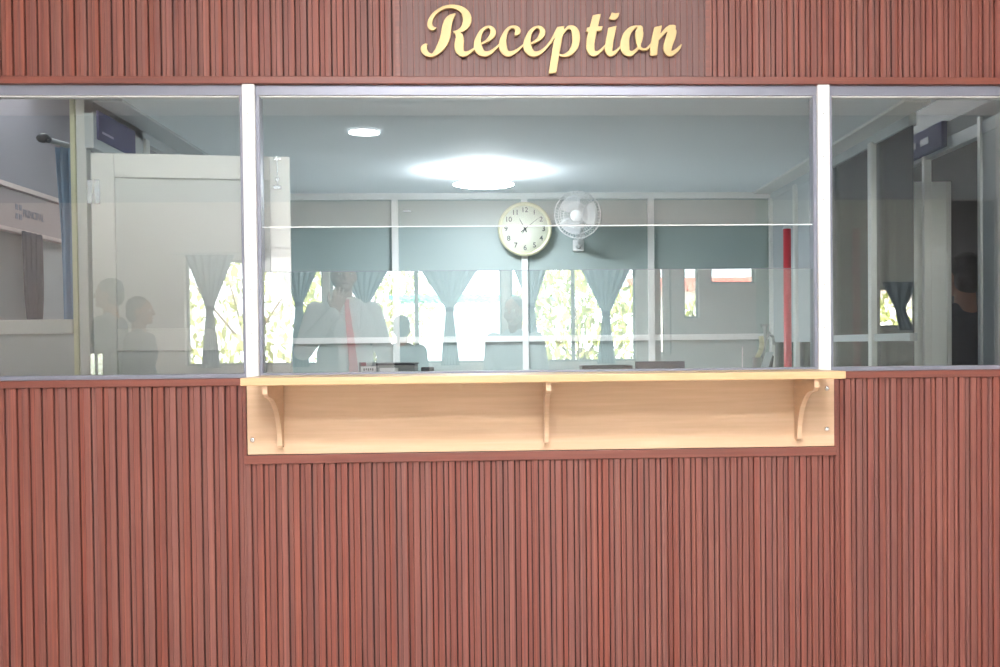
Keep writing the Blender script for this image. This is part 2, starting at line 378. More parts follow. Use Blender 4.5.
# right partition of the cabin (runs away from the viewer)
wr = struct(bobj('wall_right', [(XB, XB+.03, .3, YR, ZC-.05, ZC+.02), (XB, XB+.03, .3, YR, 0, 1.15), (XB, XB+.03, .3, YR, 1.3, 1.33)], M['palegrey']))
bobj('cornice', (XB-.10, XB, .07, YR, ZC-.012, ZC), M['offwhite'], wr, .002)
for y in (.72, 1.36, 1.98, 2.54): bobj('mullion', (XB-.012, XB+.032, y, y+.045, 0, ZC-.04), M['offwhite'], wr, .003)
bobj('glazing', (XB+.012, XB+.018, .3, YR, 1.15, ZC-.05), glass('dimming glass', 1.12, (.5, .52, .55)), wr)  # tint added to darken the view into the corridor
bobj('lower_board', [(XB+.005, XB+.025, 1.4, 2.54, 1.33, ZC-.05)], M['palegrey'], wr)
# second partition further right, along the corridor
wc = struct(bobj('wall_corridor', [(1.9, 1.93, .12, 6, 2.17, 2.235)], M['header']))
bobj('lower_rail', (1.897, 1.935, .12, 6, 2.115, 2.17), M['palegrey'], wc, .003)
for y in (.49, 1.10, 1.50, 3.0): bobj('post', (1.89, 1.925, y-.015, y+.015, 0, 2.19), M['offwhite'], wc, .003)
bobj('panel', [(1.90, 1.92, .12, .48, 0, 2.15)], M['palegrey'], wc)
bobj('upper_board', (1.91, 1.925, .12, 6, 2.235, 2.6), M['dark'], wc)
struct(bobj('wall_far_right', [(2.75, 2.85, .1, 6, 0, 2.6)], mat('shade toned corridor wall', (.06, .06, .065), .8, var=.15)))  # gloom of the unlit corridor put into the wall colour
struct(bobj('wall_far_back', [(-W, W, 6., 6.1, 0, 2.7)], M['palegrey']))
# pale leaf added in place of the lobby wall's reflection
d = thing('mirror_leaf', 'pale grey leaf standing in for the mirrored lobby wall behind the right hand glass', 'door', (1.55, 1.22, 0))
bobj('standin_leaf', (1.578, 2.05, 1.22, 1.255, .01, 2.035), M['doorpanel'], d, .003)
bobj('standin_frame', [(2.045, 2.066, 1.215, 1.26, .01, 2.035)], M['offwhite'], d, .002)
bm = BM(); tube(bm, [(1.80, 1.22, 1.39), (1.80, 1.185, 1.39), (1.86, 1.185, 1.39)], .006); lathe(bm, [(.02, -.006), (.02, 0)], (1.80, 1.22, 1.39), n=16)
obj('door_handle', bm, M['chrome'], d)

# red pole by the corner
p = thing('red_pole', 'slim red upright pole with a white cap by the cabin corner', 'pole', (1.335, 1.55, 0))
pa = at(787, 229, 1.55); pb = at(786, 361, 1.55)
bm = BM(); cyl(bm, (pa.x, 1.55, 0), (pa.x, 1.55, pa.z), .019, n=20); obj('pole_body', bm, M['red'], p)
bm = BM(); cyl(bm, (pa.x, 1.55, pa.z), (pa.x, 1.55, pa.z+.012), .023, .017, n=20); obj('pole_cap', bm, M['white'], p)
bm = BM(); cyl(bm, (pa.x, 1.55, 0), (pa.x, 1.55, .02), .05, .045, n=24); obj('pole_base', bm, M['black'], p)

# left partition of the cabin: header with its sign, posts and transom glass
wl = struct(bobj('wall_left', [(XA-.03, XA, .07, .62, 2.0, ZC+.02), (XA-.03, XA, .07, YR, ZC-.05, ZC+.02), (XA-.03, XA, 1.0, YR, 0, 1.9)], M['palegrey']))
bobj('cornice', (XA, XA+.10, .07, YR, ZC-.012, ZC), M['palegrey'], wl, .002)
for y in (.62, 1.22, 1.9, 2.5): bobj('mullion', (XA-.04, XA+.012, y, y+.05, 1.0 if y < 1 else 0, ZC-.04), M['offwhite'], wl, .003)
bobj('transom_rail', (XA-.035, XA+.005, .62, YR, 1.9, 1.95), M['offwhite'], wl, .003)
a = at(97, 101, .2)
sg = thing('door_sign', 'small violet sign board high on the left partition above the white door', 'sign', (XA+.01, .32, 2.08))
bobj('sign_board', (XA, XA+.008, .10, .50, 2.035, 2.135), M['purple'], sg, .001)
def text(name, body, size, loc, rot, m, parent, ext=.001, sx=1.):
    cu = bpy.data.curves.new(name, 'FONT'); cu.body = body; cu.size = size; cu.extrude = ext; cu.offset = size*.012; cu.align_x = 'CENTER'; cu.align_y = 'CENTER'
    t = bpy.data.objects.new(name, cu); COL.objects.link(t)
    bpy.context.view_layer.update(); dg = bpy.context.evaluated_depsgraph_get()
    me = bpy.data.meshes.new_from_object(t.evaluated_get(dg)); bpy.data.objects.remove(t)
    o = bpy.data.objects.new(name, me); COL.objects.link(o); me.materials.clear(); me.materials.append(m)
    o.matrix_world = Matrix.Translation(Vector(loc)) @ rot.to_matrix().to_4x4() @ Matrix.Diagonal((sx, 1, 1, 1))
    if parent: mw = o.matrix_world.copy(); o.parent = parent; o.matrix_parent_inverse = Matrix.Translation(-Vector(parent.location)); o.matrix_basis = mw
    return o
from mathutils import Euler
FRONT = Euler((PI/2, 0, 0)); RIGHTF = Euler((PI/2, 0, PI/2)); LEFTF = Euler((PI/2, 0, -PI/2))
bobj('sign_stripe', (XA+.008, XA+.009, .135, .25, 2.060, 2.068), M['purpletext'], sg)
sg2 = thing('door_sign', 'violet nameplate with pale lettering blocks on the corridor header at right', 'sign', (1.885, 1.0, 2.19))
A0 = at(911, 133, 1.3)
bobj('sign_board', (1.872, 1.897, .83, 1.30, 2.13, 2.24), M['purple'], sg2, .002)
pm = mat('slate lilac print', (.15, .15, .23), .5, var=.2)
for y0, y1 in ((1.245, 1.255), (1.14, 1.20), (.98, 1.08)): bobj('print_block', (1.8705, 1.8722, y0, y1, 2.170, 2.20), pm, sg2)

# white door leaf, opened back against the front glass
dx0, dx1, dy0 = -1.446, -.774, .10
dr = thing('white_door', 'white framed office door with chrome hinges and top bolt open behind left glass', 'door', (dx0, .1, 0))
dr_th = math.atan2(.10, dx1-dx0)
def dbox(name, us, m, bev=.003):
    bm = BM()
    for (u0, u1, z0, z1, t0, t1) in us: box(bm, u0, u1, t0, t1, z0, z1, bev=bev)
    bmesh.ops.rotate(bm, verts=bm.verts, cent=(0, 0, 0), matrix=Matrix.Rotation(dr_th, 3, 'Z'))
    bmesh.ops.translate(bm, verts=bm.verts, vec=(dx0, .11, 0))
    return obj(name, bm, m, dr)
dw = math.hypot(dx1-dx0, .10)
dbox('stile', [(0, .078, .01, 1.99, 0, .04)], M['doorwhite']); dbox('stile', [(dw-.072, dw, .01, 1.99, 0, .04)], M['doorwhite'])
dbox('top_rail', [(.078, dw-.072, 1.905, 1.99, 0, .04)], M['doorwhite'])
dbox('middle_rail', [(.078, dw-.072, 1.292, 1.372, 0, .04)], M['doorwhite'])
dbox('bottom_rail', [(.078, dw-.072, .01, .12, 0, .04)], M['doorwhite'])
dbox('upper_panel', [(.075, dw-.07, 1.37, 1.907, .014, .024)], M['doorpanel'], 0)
dbox('lower_panel', [(.075, dw-.07, .118, 1.294, .014, .024)], M['doorpanel'], 0)
for z in (1.86, 1.25):
    h = dbox('hinge', [(.012, .030, z-.05, z+.035, -.004, .001), (-.012, .004, z-.05, z+.035, -.004, .001)], M['chrome'], .001)
bm = BM()
pz = dbox('bolt', [(dw-.046, dw-.041, 1.885, 1.992, -.009, -.003), (dw-.056, dw-.030, 1.975, 1.985, -.006, 0), (dw-.058, dw-.030, 1.872, 1.884, -.006, 0), (dw-.05, dw-.036, 1.900, 1.912, -.012, 0)], M['chrome'], .001)
bm.free()

# low partition left of the door, with posts
wp = struct(bobj('wall_left_low', [(-2.7, -1.525, .16, .19, 0, 1.36)], M['palegrey']))
bobj('capping_rail', (-2.7, -1.525, .13, .20, 1.356, 1.407), M['offwhite'], wp, .003)
bobj('post', (-1.519, -1.502, .12, .16, 0, 2.55), M['cream'], wp, .002)
bobj('post', (-1.491, -1.457, .10, .15, 0, 2.55), M['offwhite'], wp, .003)
struct(bobj('beam_left', (-2.7, -1.45, .11, .14, 2.2, 2.6), M['palegrey']))

# curtains
def curtain_bm(outline, y0, folds, amp, nx=60, th=.0):
    """outline: list of (z, xl, xr) from top to bottom"""
    bm = BM(); rows = []
    zs = []
    for (za, a, b), (zb, c, e) in zip(outline, outline[1:]):
        for i in range(8):
            t = i/8; zs.append((za+(zb-za)*t, a+(c-a)*t, b+(e-b)*t))
    zs.append(outline[-1])
    w0 = outline[0][2]-outline[0][1]
    for z, a, b in zs:
        sc = (.3+.7*(b-a)/w0)
        row = []
        for i in range(nx+1):
            t = i/nx; row.append(bm.verts.new((a+(b-a)*t, y0+amp*sc*math.sin(2*PI*folds*t+.6*math.sin(z*5)), z)))
        rows.append(row)
    for A, B in zip(rows, rows[1:]):
        for i in range(nx):
            f = bm.faces.new((A[i], A[i+1], B[i+1], B[i])); f.smooth = True
    return bm
def solid(o, t=.002):
    m = o.modifiers.new('t', 'SOLIDIFY'); m.thickness = t; return o
# blue curtain on its pole left of the white door
cb = thing('door_curtain', 'long blue curtain hanging from a dark pole behind the left glass', 'curtain', (-1.98, .75, 0))
t0 = at(53, 150, .75); t1 = at(78, 150, .75)
bm = curtain_bm([(at(60, 146, .75).z, t0.x+.0, t1.x), (1.8, t0.x+.012, t1.x), (1.0, t0.x+.02, t1.x), (.05, t0.x+.02, t1.x)], .78, 3, .02)
solid(obj('curtain_cloth', bm, M['blue'], cb))
k = at(43, 138, .75); bm = BM(); e1 = at(92, 158, .80)
cyl(bm, (k.x+.02, .75, k.z-.008), (e1.x, .78, k.z-.05), .011, n=14); obj('curtain_pole', bm, M['greyp'], cb)
bm = BM(); ell(bm, (k.x, .75, k.z), (.027, .022, .020)); lathe(bm, [(.013, -.01), (.013, .01)], (k.x+.024, .75, k.z-.008), n=14); obj('finial', bm, M['black'], cb)

# far left office front: fascia with the office sign, and a dark curtain in its window
X2 = -2.21
wo = struct(bobj('wall_office', [(X2-.05, X2, .2, 6, 0, .9), (X2-.05, X2, .2, 6, 2.05, 2.6), (X2-.05, X2, 2.2, 6, .9, 2.05)], mat('mauve grey wall', (.30, .29, .33), .7, var=.05)))
fz0, fz1 = 1.845, 2.02
bobj('fascia', (X2-.03, X2+.012, .2, 6, fz0, fz1), M['fascia'], wo, .002)
bobj('fascia_trim', [(X2-.01, X2+.03, .2, 6, fz1, fz1+.022), (X2-.01, X2+.03, .2, 6, fz0-.018, fz0)], M['rosetrim'], wo, .002)
for y in (.75, 1.52, 2.2): bobj('mullion', (X2-.03, X2+.01, y, y+.05, .9, fz0-.018), M['offwhite'], wo, .002)
bobj('window_board', (X2-.05, X2-.045, .2, 2.3, .9, 1.86), M['palegrey'], wo)
ps = thing('office_sign', 'slate lettering reading PRINCIPAL with a small emblem on the rose fascia', 'sign', (X2+.013, 1.35, 1.93))
text('lettering', 'PRINCIPAL', .050, (X2+.0135, 1.49, 1.925), RIGHTF, M['signtext'], ps, sx=1.)
bm = BM()
for (y, z) in ((1.305, 1.947), (1.345, 1.947), (1.305, 1.905), (1.345, 1.905)): box(bm, X2+.012, X2+.0145, y-.014, y+.014, z-.013, z+.013, bev=.001)
obj('emblem', bm, M['signtext'], ps)
# dark curtain: build facing +x by rotation
def sidecurtain(y0, y1, ztop, zbot, x):
    w = y1-y0
    bm = curtain_bm([(ztop, y0, y1), (zbot+.35*(ztop-zbot), y0+.03*w/.3, y1-.01), (zbot, y0+.06, y1-.03)], 0, 4, .014)
    for v in bm.verts: v.co = Vector((x+v.co.y, v.co.x, v.co.z))
    return bm
ca = 1.22; cbb = 1.52
oc = obj('office_curtain', sidecurtain(1.27, 1.50, 1.835, 1.36, X2+.045), M['navy']); solid(oc)
tag(oc, 'dark navy curtain tapering to its hem under the rose fascia at far left', 'curtain')

# ------------------------------------------------------------------ lamps in the cabin
LX, LY = -.10, 1.75
lt = thing('ceiling_lamp', 'bright round opal lamp on the cabin ceiling near the clock', 'lamp', (LX, LY, ZC))
bm = BM(); ell(bm, (LX, LY, ZC-.068), (.15, .15, .009), n=32); obj('lamp_globe', bm, M['lamp'], lt)
bm = BM(); lathe(bm, [(.02, -.06), (.02, -.02), (.04, -.012), (.04, 0)], (LX, LY, ZC), 'Z', 24); obj('lamp_base', bm, M['white'], lt)
q = at(364, 130.5, 0); dd = (q-CAM); q = CAM+dd*((ZC-CAM.z)/dd.z)
dl = thing('downlight', 'small round recessed downlight in the cabin ceiling', 'lamp', (q.x, q.y, ZC))
bm = BM(); lathe(bm, [(.060, -.004), (.062, 0)], (q.x, q.y, ZC-.008), 'Z', 32); obj('lamp_lens', bm, M['down'], dl)
bm = BM(); lathe(bm, [(.053, -.006), (.062, -.005), (.064, 0), (.053, 0), (.053, -.006)], (q.x, q.y, ZC), 'Z', 32); obj('lamp_rim', bm, M['white'], dl)

# ------------------------------------------------------------------ wall clock
c = at(525, 228.5, 2.5); R = .153; cx, cz = c.x, c.z; Yc = YR-.085
ck = thing('wall_clock', 'round cream wall clock with black numerals hung on the middle mullion', 'clock', (cx, YR-.03, cz))
bm = BM(); lathe(bm, [(R-.02, .05), (R, .045), (R+.001, .02), (R-.004, .004), (R-.012, 0), (R-.020, .006), (R-.022, .014)], (cx, Yc, cz), n=72); obj('clock_rim', bm, M['cream'], ck)
bm = BM(); lathe(bm, [(.0005, 0), (R-.021, 0), (R-.021, .003)], (cx, Yc+.010, cz), n=64); obj('clock_face', bm, M['face'], ck)
bm = BM(); box(bm, cx-.05, cx+.05, Yc+.045, YR-.03, cz-.05, cz+.05); obj('clock_back', bm, M['greyp'], ck)
for h in range(1, 13):
    a = PI/2-h*PI/6; rr = R*.70
    t = text('numeral', str(h), .040, (cx+rr*math.cos(a), Yc+.009, cz+rr*math.sin(a)), FRONT, M['ink'], ck, .0006)
def hand(ang, L, w, yy, tail=.02):
    bm = BM(); d = Vector((math.sin(ang), 0, math.cos(ang))); n = Vector((d.z, 0, -d.x))
    c0 = Vector((cx, 0, cz)); pts = [c0-d*tail-n*w, c0-d*tail+n*w, c0+d*L+n*w*.4, c0+d*L-n*w*.4]
    prism(bm, [(v.x, v.z) for v in pts], yy-.001, yy); return bm
obj('hour_hand', hand(math.radians(-28), .066, .0032, Yc+.007), M['ink'], ck)
obj('minute_hand', hand(math.radians(52), .098, .0022, Yc+.005, .03), M['ink'], ck)
bm = BM(); lathe(bm, [(.0005, -.002), (.007, -.001), (.007, .006)], (cx, Yc+.003, cz), n=16); obj('hand_hub', bm, M['ink'], ck)
obj('second_hand', hand(math.radians(-150), .03, .003, Yc+.003, 0), M['black'], ck)

# ------------------------------------------------------------------ wall fan
fc = at(577, 216, 2.36); fx, fz = fc.x, fc.z; FY = 2.30; FR = .128
fn = thing('wall_fan', 'pale oscillating wall fan with a round wire guard beside the clock', 'fan', (fx+.01, YR, fz-.12))
rot = Matrix.Rotation(math.radians(-14), 3, 'Z') @ Matrix.Rotation(math.radians(12), 3, 'X')
def fobj(nm, bm, m, par=fn):
    bmesh.ops.rotate(bm, verts=bm.verts, cent=(fx, FY, fz), matrix=rot); return obj(nm, bm, m, par)
bm = BM()
for rr, yy in ((FR, 0), (FR*.8, -.028), (FR*.55, -.042), (FR*.8, .03)):
    tube(bm, [(fx+rr*math.cos(a), FY+yy, fz+rr*math.sin(a)) for a in [2*PI*i/36 for i in range(37)]], .0022 if rr < FR else .0045, n=6)
for i in range(48):
    a = 2*PI*i/48; u = Vector((math.cos(a), 0, math.sin(a)))
    P0 = Vector((fx, FY, fz))
    tube(bm, [P0+u*.03+Vector((0, -.048, 0)), P0+u*FR*.6+Vector((0, -.042, 0)), P0+u*FR*.88+Vector((0, -.02, 0)), P0+u*FR, P0+u*FR*.85+Vector((0, .028, 0)), P0+u*.05+Vector((0, .04, 0))], .0011, n=5)
gd = fobj('guard', bm, M['fanw'])
bm = BM(); lathe(bm, [(.0005, -.012), (.028, -.010), (.034, 0), (.034, .004)], (fx, FY-.044, fz), n=32); fobj('guard_badge', bm, M['white'], gd)
bm = BM()
for k in range(3):
    a0 = k*2*PI/3
    g = [[None]*9 for _ in range(7)]
    for i in range(7):
        for j in range(9):
            rr = .022+(FR*.86-.022)*i/6; t = (j/8-.5)*(1.25+.35*math.sin(PI*i/6)); 
            g[i][j] = bm.verts.new((fx+rr*math.cos(a0+t), FY+.018*(j/8-.5)*2, fz+rr*math.sin(a0+t)))
    for i in range(6):
        for j in range(8):
            f = bm.faces.new((g[i][j], g[i][j+1], g[i+1][j+1], g[i+1][j])); f.smooth = True
bl = fobj('blades', bm, mat('translucent pale blade', (.66, .70, .72), .3, var=.03)); solid(bl)
bm = BM(); lathe(bm, [(.0005, .12), (.028, .115), (.045, .08), (.05, .045), (.04, .03), (.02, -.02), (.0005, -.022)], (fx, FY, fz), n=28); fobj('motor', bm, M['fanw'])
bm = BM(); tube(bm, [(fx+.02, FY+.07, fz-.02), (fx+.025, FY+.09, fz-.10), (fx+.02, FY+.14, fz-.14), (fx+.02, YR-.03, fz-.15)], .016, n=14)
ell(bm, (fx+.022, FY+.09, fz-.105), (.026, .03, .028)); obj('arm', bm, M['fanw'], fn)
bm = BM(); box(bm, fx-.012, fx+.052, YR-.035, YR, fz-.178, fz-.11, bev=.008); obj('wall_plate', bm, M['fanw'], fn)

# ------------------------------------------------------------------ desk and what stands on it
DZ = 1.10
dk = thing('reception_desk', 'grey office desk inside the cabin under the window sill', 'desk', (.12, .45, 0))
bobj('desk_top', (-.75, 1.38, .12, .78, DZ-.03, DZ), M['desk'], dk, .003)
bobj('modesty_panel', (-.72, 1.35, .70, .72, .15, DZ-.03), M['desk'], dk)
for x in (-.74, 1.34): bobj('side_panel', (x, x+.03, .14, .76, 0, DZ-.03), M['desk'], dk)
def topz(px, py, y): return at(px, py, y)
# card holder
a0, a1 = at(359, 362.5, .3), at(376, 371, .3)
hd = thing('card_stand', 'small black and maroon stand with a white printed card at the sill', 'card stand', ((a0.x+a1.x)/2, .3, DZ))
bobj('stand_back', (a0.x, a0.x+.006, .295, .335, DZ, a0.z), M['black'], hd, .001)
bobj('stand_top', (a0.x+.003, a0.x+.026, .30, .33, a0.z-.014, a0.z), M['maroon'], hd, .002)
bobj('stand_base', (a0.x, a0.x+.07, .29, .35, DZ, DZ+.008), M['black'], hd, .002)
bobj('card', (a0.x+.007, a0.x+.064, .292, .295, DZ+.008, a0.z-.015), M['paper'], hd)
bobj('card_print', [(a0.x+.017+i*.008, a0.x+.022+i*.008, .2914, .292, a0.z-.031+.002*(i % 2), a0.z-.022) for i in range(5)], M['black'], hd)
bobj('grey_insert', (a0.x+.027, a0.x+.062, .30, .303, a0.z-.014, a0.z-.001), M['greyp'], hd)
# grey printer behind
a0, a1 = at(377, 363, .5), at(416, 371, .5)
pt = thing('office_machine', 'low grey desktop printer with a dark lid edge next to the card stand', 'printer', ((a0.x+a1.x)/2, .5, DZ))
bobj('printer_body', (a0.x, a1.x, .42, .62, DZ, a0.z-.008), M['greyp'], pt, .006)
bobj('printer_lid', (a0.x-.002, a1.x+.002, .418, .622, a0.z-.008, a0.z), M['black'], pt, .003)
bobj('paper_tray', (a0.x+.02, a0.x+.09, .40, .42, DZ+.01, a0.z-.018), M['paper'], pt, .002)
a0, a1 = at(421, 367, .45), at(434, 371, .45)
bx = thing('stapler', 'small black stapler near the grey printer', 'stapler', ((a0.x+a1.x)/2, .45, DZ))
bobj('base', (a0.x, a1.x, .44, .47, DZ, DZ+.012), M['black'], bx, .003)
bm = BM(); box(bm, a0.x, a1.x, .442, .468, DZ+.014, a0.z, bev=.004); obj('arm', bm, M['black'], bx)
# black laptop + flat tray
a0, a1 = at(635, 361.5, .5), at(684.5, 371, .5)
lp = thing('laptop', 'black laptop with its lid up standing on the desk right of centre', 'laptop', ((a0.x+a1.x)/2, .5, DZ))
bobj('laptop_base', (a0.x, a1.x, .40, .58, DZ, DZ+.018), M['black'], lp, .003)
bm = BM(); box(bm, a0.x, a1.x, .490, .500, DZ+.018, a0.z, bev=.003); obj('laptop_screen', bm, mat('blue black laptop lid', (.012, .022, .045), .3, var=.3), lp)
a0, a1 = at(582, 366, .36), at(632, 371, .36)
tr = thing('document_tray', 'flat black document tray left of the black laptop', 'tray', ((a0.x+a1.x)/2, .4, DZ))
bobj('tray_floor', (a0.x, a1.x, .34, .52, DZ, DZ+.006), M['black'], tr)
bobj('tray_rim', [(a0.x, a1.x, .34, .346, DZ, a0.z), (a0.x, a1.x, .514, .52, DZ, a0.z), (a0.x, a0.x+.006, .34, .52, DZ, a0.z), (a1.x-.006, a1.x, .34, .52, DZ, a0.z)], M['black'], tr)
# tilted phone handset on a stand
a0, a1 = at(758, 369, .34), at(773, 352, .34)
ph = thing('smartphone', 'pale smartphone leaning on a slanted black holder at the sill', 'phone', (a0.x, .34, DZ))
sl_ = (a1.x-a0.x)/(a1.z-a0.z)
bm = BM(); prism(bm, [(a0.x-.0, a0.z-.02), (a0.x+.028, a0.z-.02), (a1.x, a1.z), (a1.x-.028, a1.z)], .33, .338); obj('phone_body', bm, M['phone'], ph)
bm = BM(); prism(bm, [(a0.x+.026, DZ), (a0.x+.042, DZ), (a1.x+.002, a1.z-.018), (a1.x-.002, a1.z-.012), ], .335, .36); obj('phone_holder', bm, M['black'], ph)
# gooseneck desk gadget
g = thing('desk_microphone', 'grey gooseneck desk microphone stand by the red pole', 'microphone', (at(757, 360, .7).x, .6, DZ))
def gp(px, py): return at(px, py, .6)
bm = BM(); tube(bm, [gp(760, 371), gp(762, 360), gp(764, 350), gp(765, 340), gp(769, 333), gp(773, 337), gp(774, 345)], .006); obj('gooseneck', bm, M['greyp'], g)
bm = BM(); c1 = gp(765, 325); box(bm, c1.x-.016, c1.x+.016, .59, .61, c1.z-.006, c1.z+.004, bev=.002); cyl(bm, gp(765, 340), gp(765, 326), .004, .010, n=12); obj('head', bm, M['greyp'], g)
bm = BM(); c1 = gp(758, 371); lathe(bm, [(.05, 0), (.05, .012), (.02, .018)], (c1.x, .6, DZ), 'Z', 24); obj('foot', bm, M['greyp'], g)
hs_ = thing('telephone_receiver', 'pale curved telephone receiver standing upright behind the smartphone', 'telephone', (at(759, 360, .42).x, .42, DZ))
bm = BM(); tube(bm, [at(757, 358, .42), at(761, 350, .42), at(762, 343, .42), at(761, 336, .42)], .010, n=12); obj('receiver', bm, M['cream'], hs_)
bm = BM(); c1 = at(757, 360, .42); cyl(bm, (c1.x, .42, DZ), (c1.x, .42, c1.z+.01), .03, .018, n=20); obj('cradle', bm, M['greyp'], hs_)
c1 = at(742, 355, .5)
bt = thing('pen', 'thin pale pen standing upright in a holder left of the receiver', 'pen', (c1.x, .5, DZ))
bm = BM(); cyl(bm, (c1.x, .5, DZ+.01), (c1.x+.002, .5, at(742, 347, .5).z), .0028, n=10); obj('barrel', bm, M['paper'], bt)
bm = BM(); cyl(bm, (c1.x, .5, DZ), (c1.x, .5, DZ+.02), .018, .015, n=16); obj('holder', bm, M['greyp'], bt)

# ------------------------------------------------------------------ the lobby on the viewer's side (seen mirrored in the glass)
struct(bobj('floor', (-W, W, YB, .10, -.1, 0), M['floor']))
struct(bobj('ceiling', (-W, W, YB, .006, 3.4, 3.5), M['lobbyceil']))
struct(bobj('roof', (-W-.3, W+.3, YB-.3, 6.4, 3.5, 3.6), M['render']))
struct(bobj('wall_side_left', (-W-.1, -W, YB, 6.1, 0, 3.5), M['lobbywall']))
struct(bobj('wall_side_right', (W, W+.1, YB, 6.1, 0, 3.5), M['lobbywall']))
zw0, zw1 = 1.14, 2.10
wins = [(-2.90, -1.66, zw0, zw1), (-1.60, -.03, zw0, zw1), (.05, 1.21, zw0, zw1), (1.44, 1.47, 1.2, zw1), (1.52, 1.54, 1.2, zw1), (1.655, 1.80, 1.53, zw1), (1.91, 2.33, 1.85, zw1), (3.50, 3.86, 1.43, 1.8)]
segs = []; xs = -W
for (a, b, z0, z1) in wins:
    segs.append((xs, a, YB-.15, YB, 0, 3.5)); segs.append((a, b, YB-.15, YB, 0, z0)); segs.append((a, b, YB-.15, YB, z1, 3.5)); xs = b
segs.append((xs, W, YB-.15, YB, 0, 3.5))
segs = [q for g in segs for q in ([g] if not (g[0] < 2.36 < g[1]) else [(g[0], 2.36)+g[2:], (2.36, g[1])+g[2:]])]
wlb = struct(bobj('wall_lobby', [g for g in segs if g[0] < 2.3], M['lobbywall']))
bobj('wall_bay', [g for g in segs if g[0] > 2.3], mat('pale grey green wall paint', (.60, .68, .66), .8, var=.03), wlb)
pd = thing('dark_passage', 'dark leaf standing in for the unlit passage at the right end of the lobby wall', 'door', (4.36, YB, 0))  # dark leaf put where an unlit passage is mirrored
bobj('standin_leaf', (4.16, 4.57, YB-.01, YB+.04, .01, 2.6), M['dark'], pd, .003)
bm = BM(); tube(bm, [(4.22, YB+.04, 1.05), (4.22, YB+.08, 1.05), (4.30, YB+.08, 1.05)], .008); obj('door_handle', bm, M['chrome'], pd)
bobj('standin_frame', [(4.13, 4.16, YB-.01, YB+.05, 0, 2.62), (4.57, 4.60, YB-.01, YB+.05, 0, 2.62), (4.13, 4.60, YB-.01, YB+.05, 2.60, 2.62)], M['greyp'], pd, .002)
struct(bobj('trim_7', (-W, W, YB, YB+.012, 2.62, 3.4), mat('grey blue dimmed wall top', (.36, .43, .48), .8, var=.04)))  # darker colour stands in for the dim ceiling mirrored in the glass
for i, (a, b, z0, z1) in enumerate(wins):
    t_ = .02 if b-a > .1 else .002
    fr = [(a, a+t_, YB-.12, YB-.07, z0, z1), (b-t_, b, YB-.12, YB-.07, z0, z1), (a, b, YB-.12, YB-.07, z0, z0+.02), (a, b, YB-.12, YB-.07, z1-.02, z1)]
    if b-a > 1: mxx = (a+b)/2; fr.append((mxx-.018, mxx+.018, YB-.12, YB-.07, z0, z1))
    w = struct(bobj('window_%d' % (i+4), fr, M['greyp'])); bobj('window_pane', (a+t_, b-t_, YB-.1, YB-.095, z0+.02, z1-.02), M['clear'], w)
for i, (px, zt, wt) in enumerate([(215, 1.66, .44), (302, 1.69, .46), (366, 1.66, .60), (450, 1.63, .70), (531, 1.66, .40), (606, 1.58, .60)]):
    x = (px-505)*.00916; w = wt/2
    ol = [(2.14, x-w, x+w), (zt+.02, x-.040, x+.040), (zt-.03, x-.034, x+.034), (zw0-.02, x-.085, x+.085)]
    o = thing('tied_curtain', ['grey blue curtain tied at its waist, first from the lobby corner', 'grey blue tied curtain, second from the lobby corner',
        'grey blue tied curtain mirrored beside the man in white', 'wide grey blue tied curtain mirrored left of the clock mullion', 'narrow grey blue tied curtain mirrored on the clock mullion',
        'grey blue tied curtain mirrored right of the clock, lowest waist'][i], 'curtain', (x, YB+.06, 2.16), 'tied curtains along the lobby windows')
    solid(obj('curtain_cloth', curtain_bm(ol, YB+.06, 6, .022), M['curtain'], o))
    bm = BM(); lathe(bm, [(.036, -.02), (.042, 0), (.036, .02)], (x, YB+.06, zt), 'Z', 20); obj('tie_band', bm, M['navy'], o)
o = tag(obj('narrow_curtain', curtain_bm([(1.85, 3.50, 3.84), (1.6, 3.62, 3.72), (1.4, 3.66, 3.80)], YB+.05, 3, .015), M['curtain']), 'small curtain over the last lobby window near the passage', 'curtain'); solid(o)
bm = BM(); cyl(bm, (-3.0, YB+.06, 2.15), (1.35, YB+.06, 2.15), .012, n=12)
tag(obj('curtain_rail', bm, M['white']), 'long white curtain rail over the lobby windows', 'curtain rail')

# panels added to brighten the lobby, kept out of the mirrored view
def fill(x, y, label, first=[None]):
    t = thing('fill_panel', label, 'lamp', (x, y, 3.4), 'added lobby fill panels')
    bobj('diffuser', (x-.58, x+.58, y-.28, y+.28, 3.385, 3.392), M['panel'], t)
    bobj('panel_frame', [(x-.61, x-.58, y-.31, y+.31, 3.38, 3.40), (x+.58, x+.61, y-.31, y+.31, 3.38, 3.40), (x-.61, x+.61, y-.31, y-.28, 3.38, 3.40), (x-.61, x+.61, y+.28, y+.31, 3.38, 3.40)], M['white'], t)
for y, w_ in ((-3.4, 'nearer the reception glass'), (-5.2, 'nearer the lobby windows')):
    for x, l in ((-.65, 'left half'), (.65, 'right half')):
        fill(x, y, 'added fill panel over the %s of the lobby, %s' % (l, w_))
# lamps added to brighten the corridors either side of the cabin
for x, y, l, c_ in ((-2.0, 1.0, 'added fill panel over the corridor left of the cabin', 0), (2.35, 4.9, 'added fill panel over the corridor right of the cabin', 0)):
    t = thing('corridor_fill', l, 'lamp', (x, y, 2.6))
    bobj('diffuser', (x-.15, x+.15, y-.5, y+.5, 2.585, 2.592), M['down'], t)
    bobj('light_frame', [(x-.17, x-.15, y-.52, y+.52, 2.58, 2.6), (x+.15, x+.17, y-.52, y+.52, 2.58, 2.6), (x-.17, x+.17, y-.52, y-.5, 2.58, 2.6), (x-.17, x+.17, y+.5, y+.52, 2.58, 2.6)], M['white'], t)

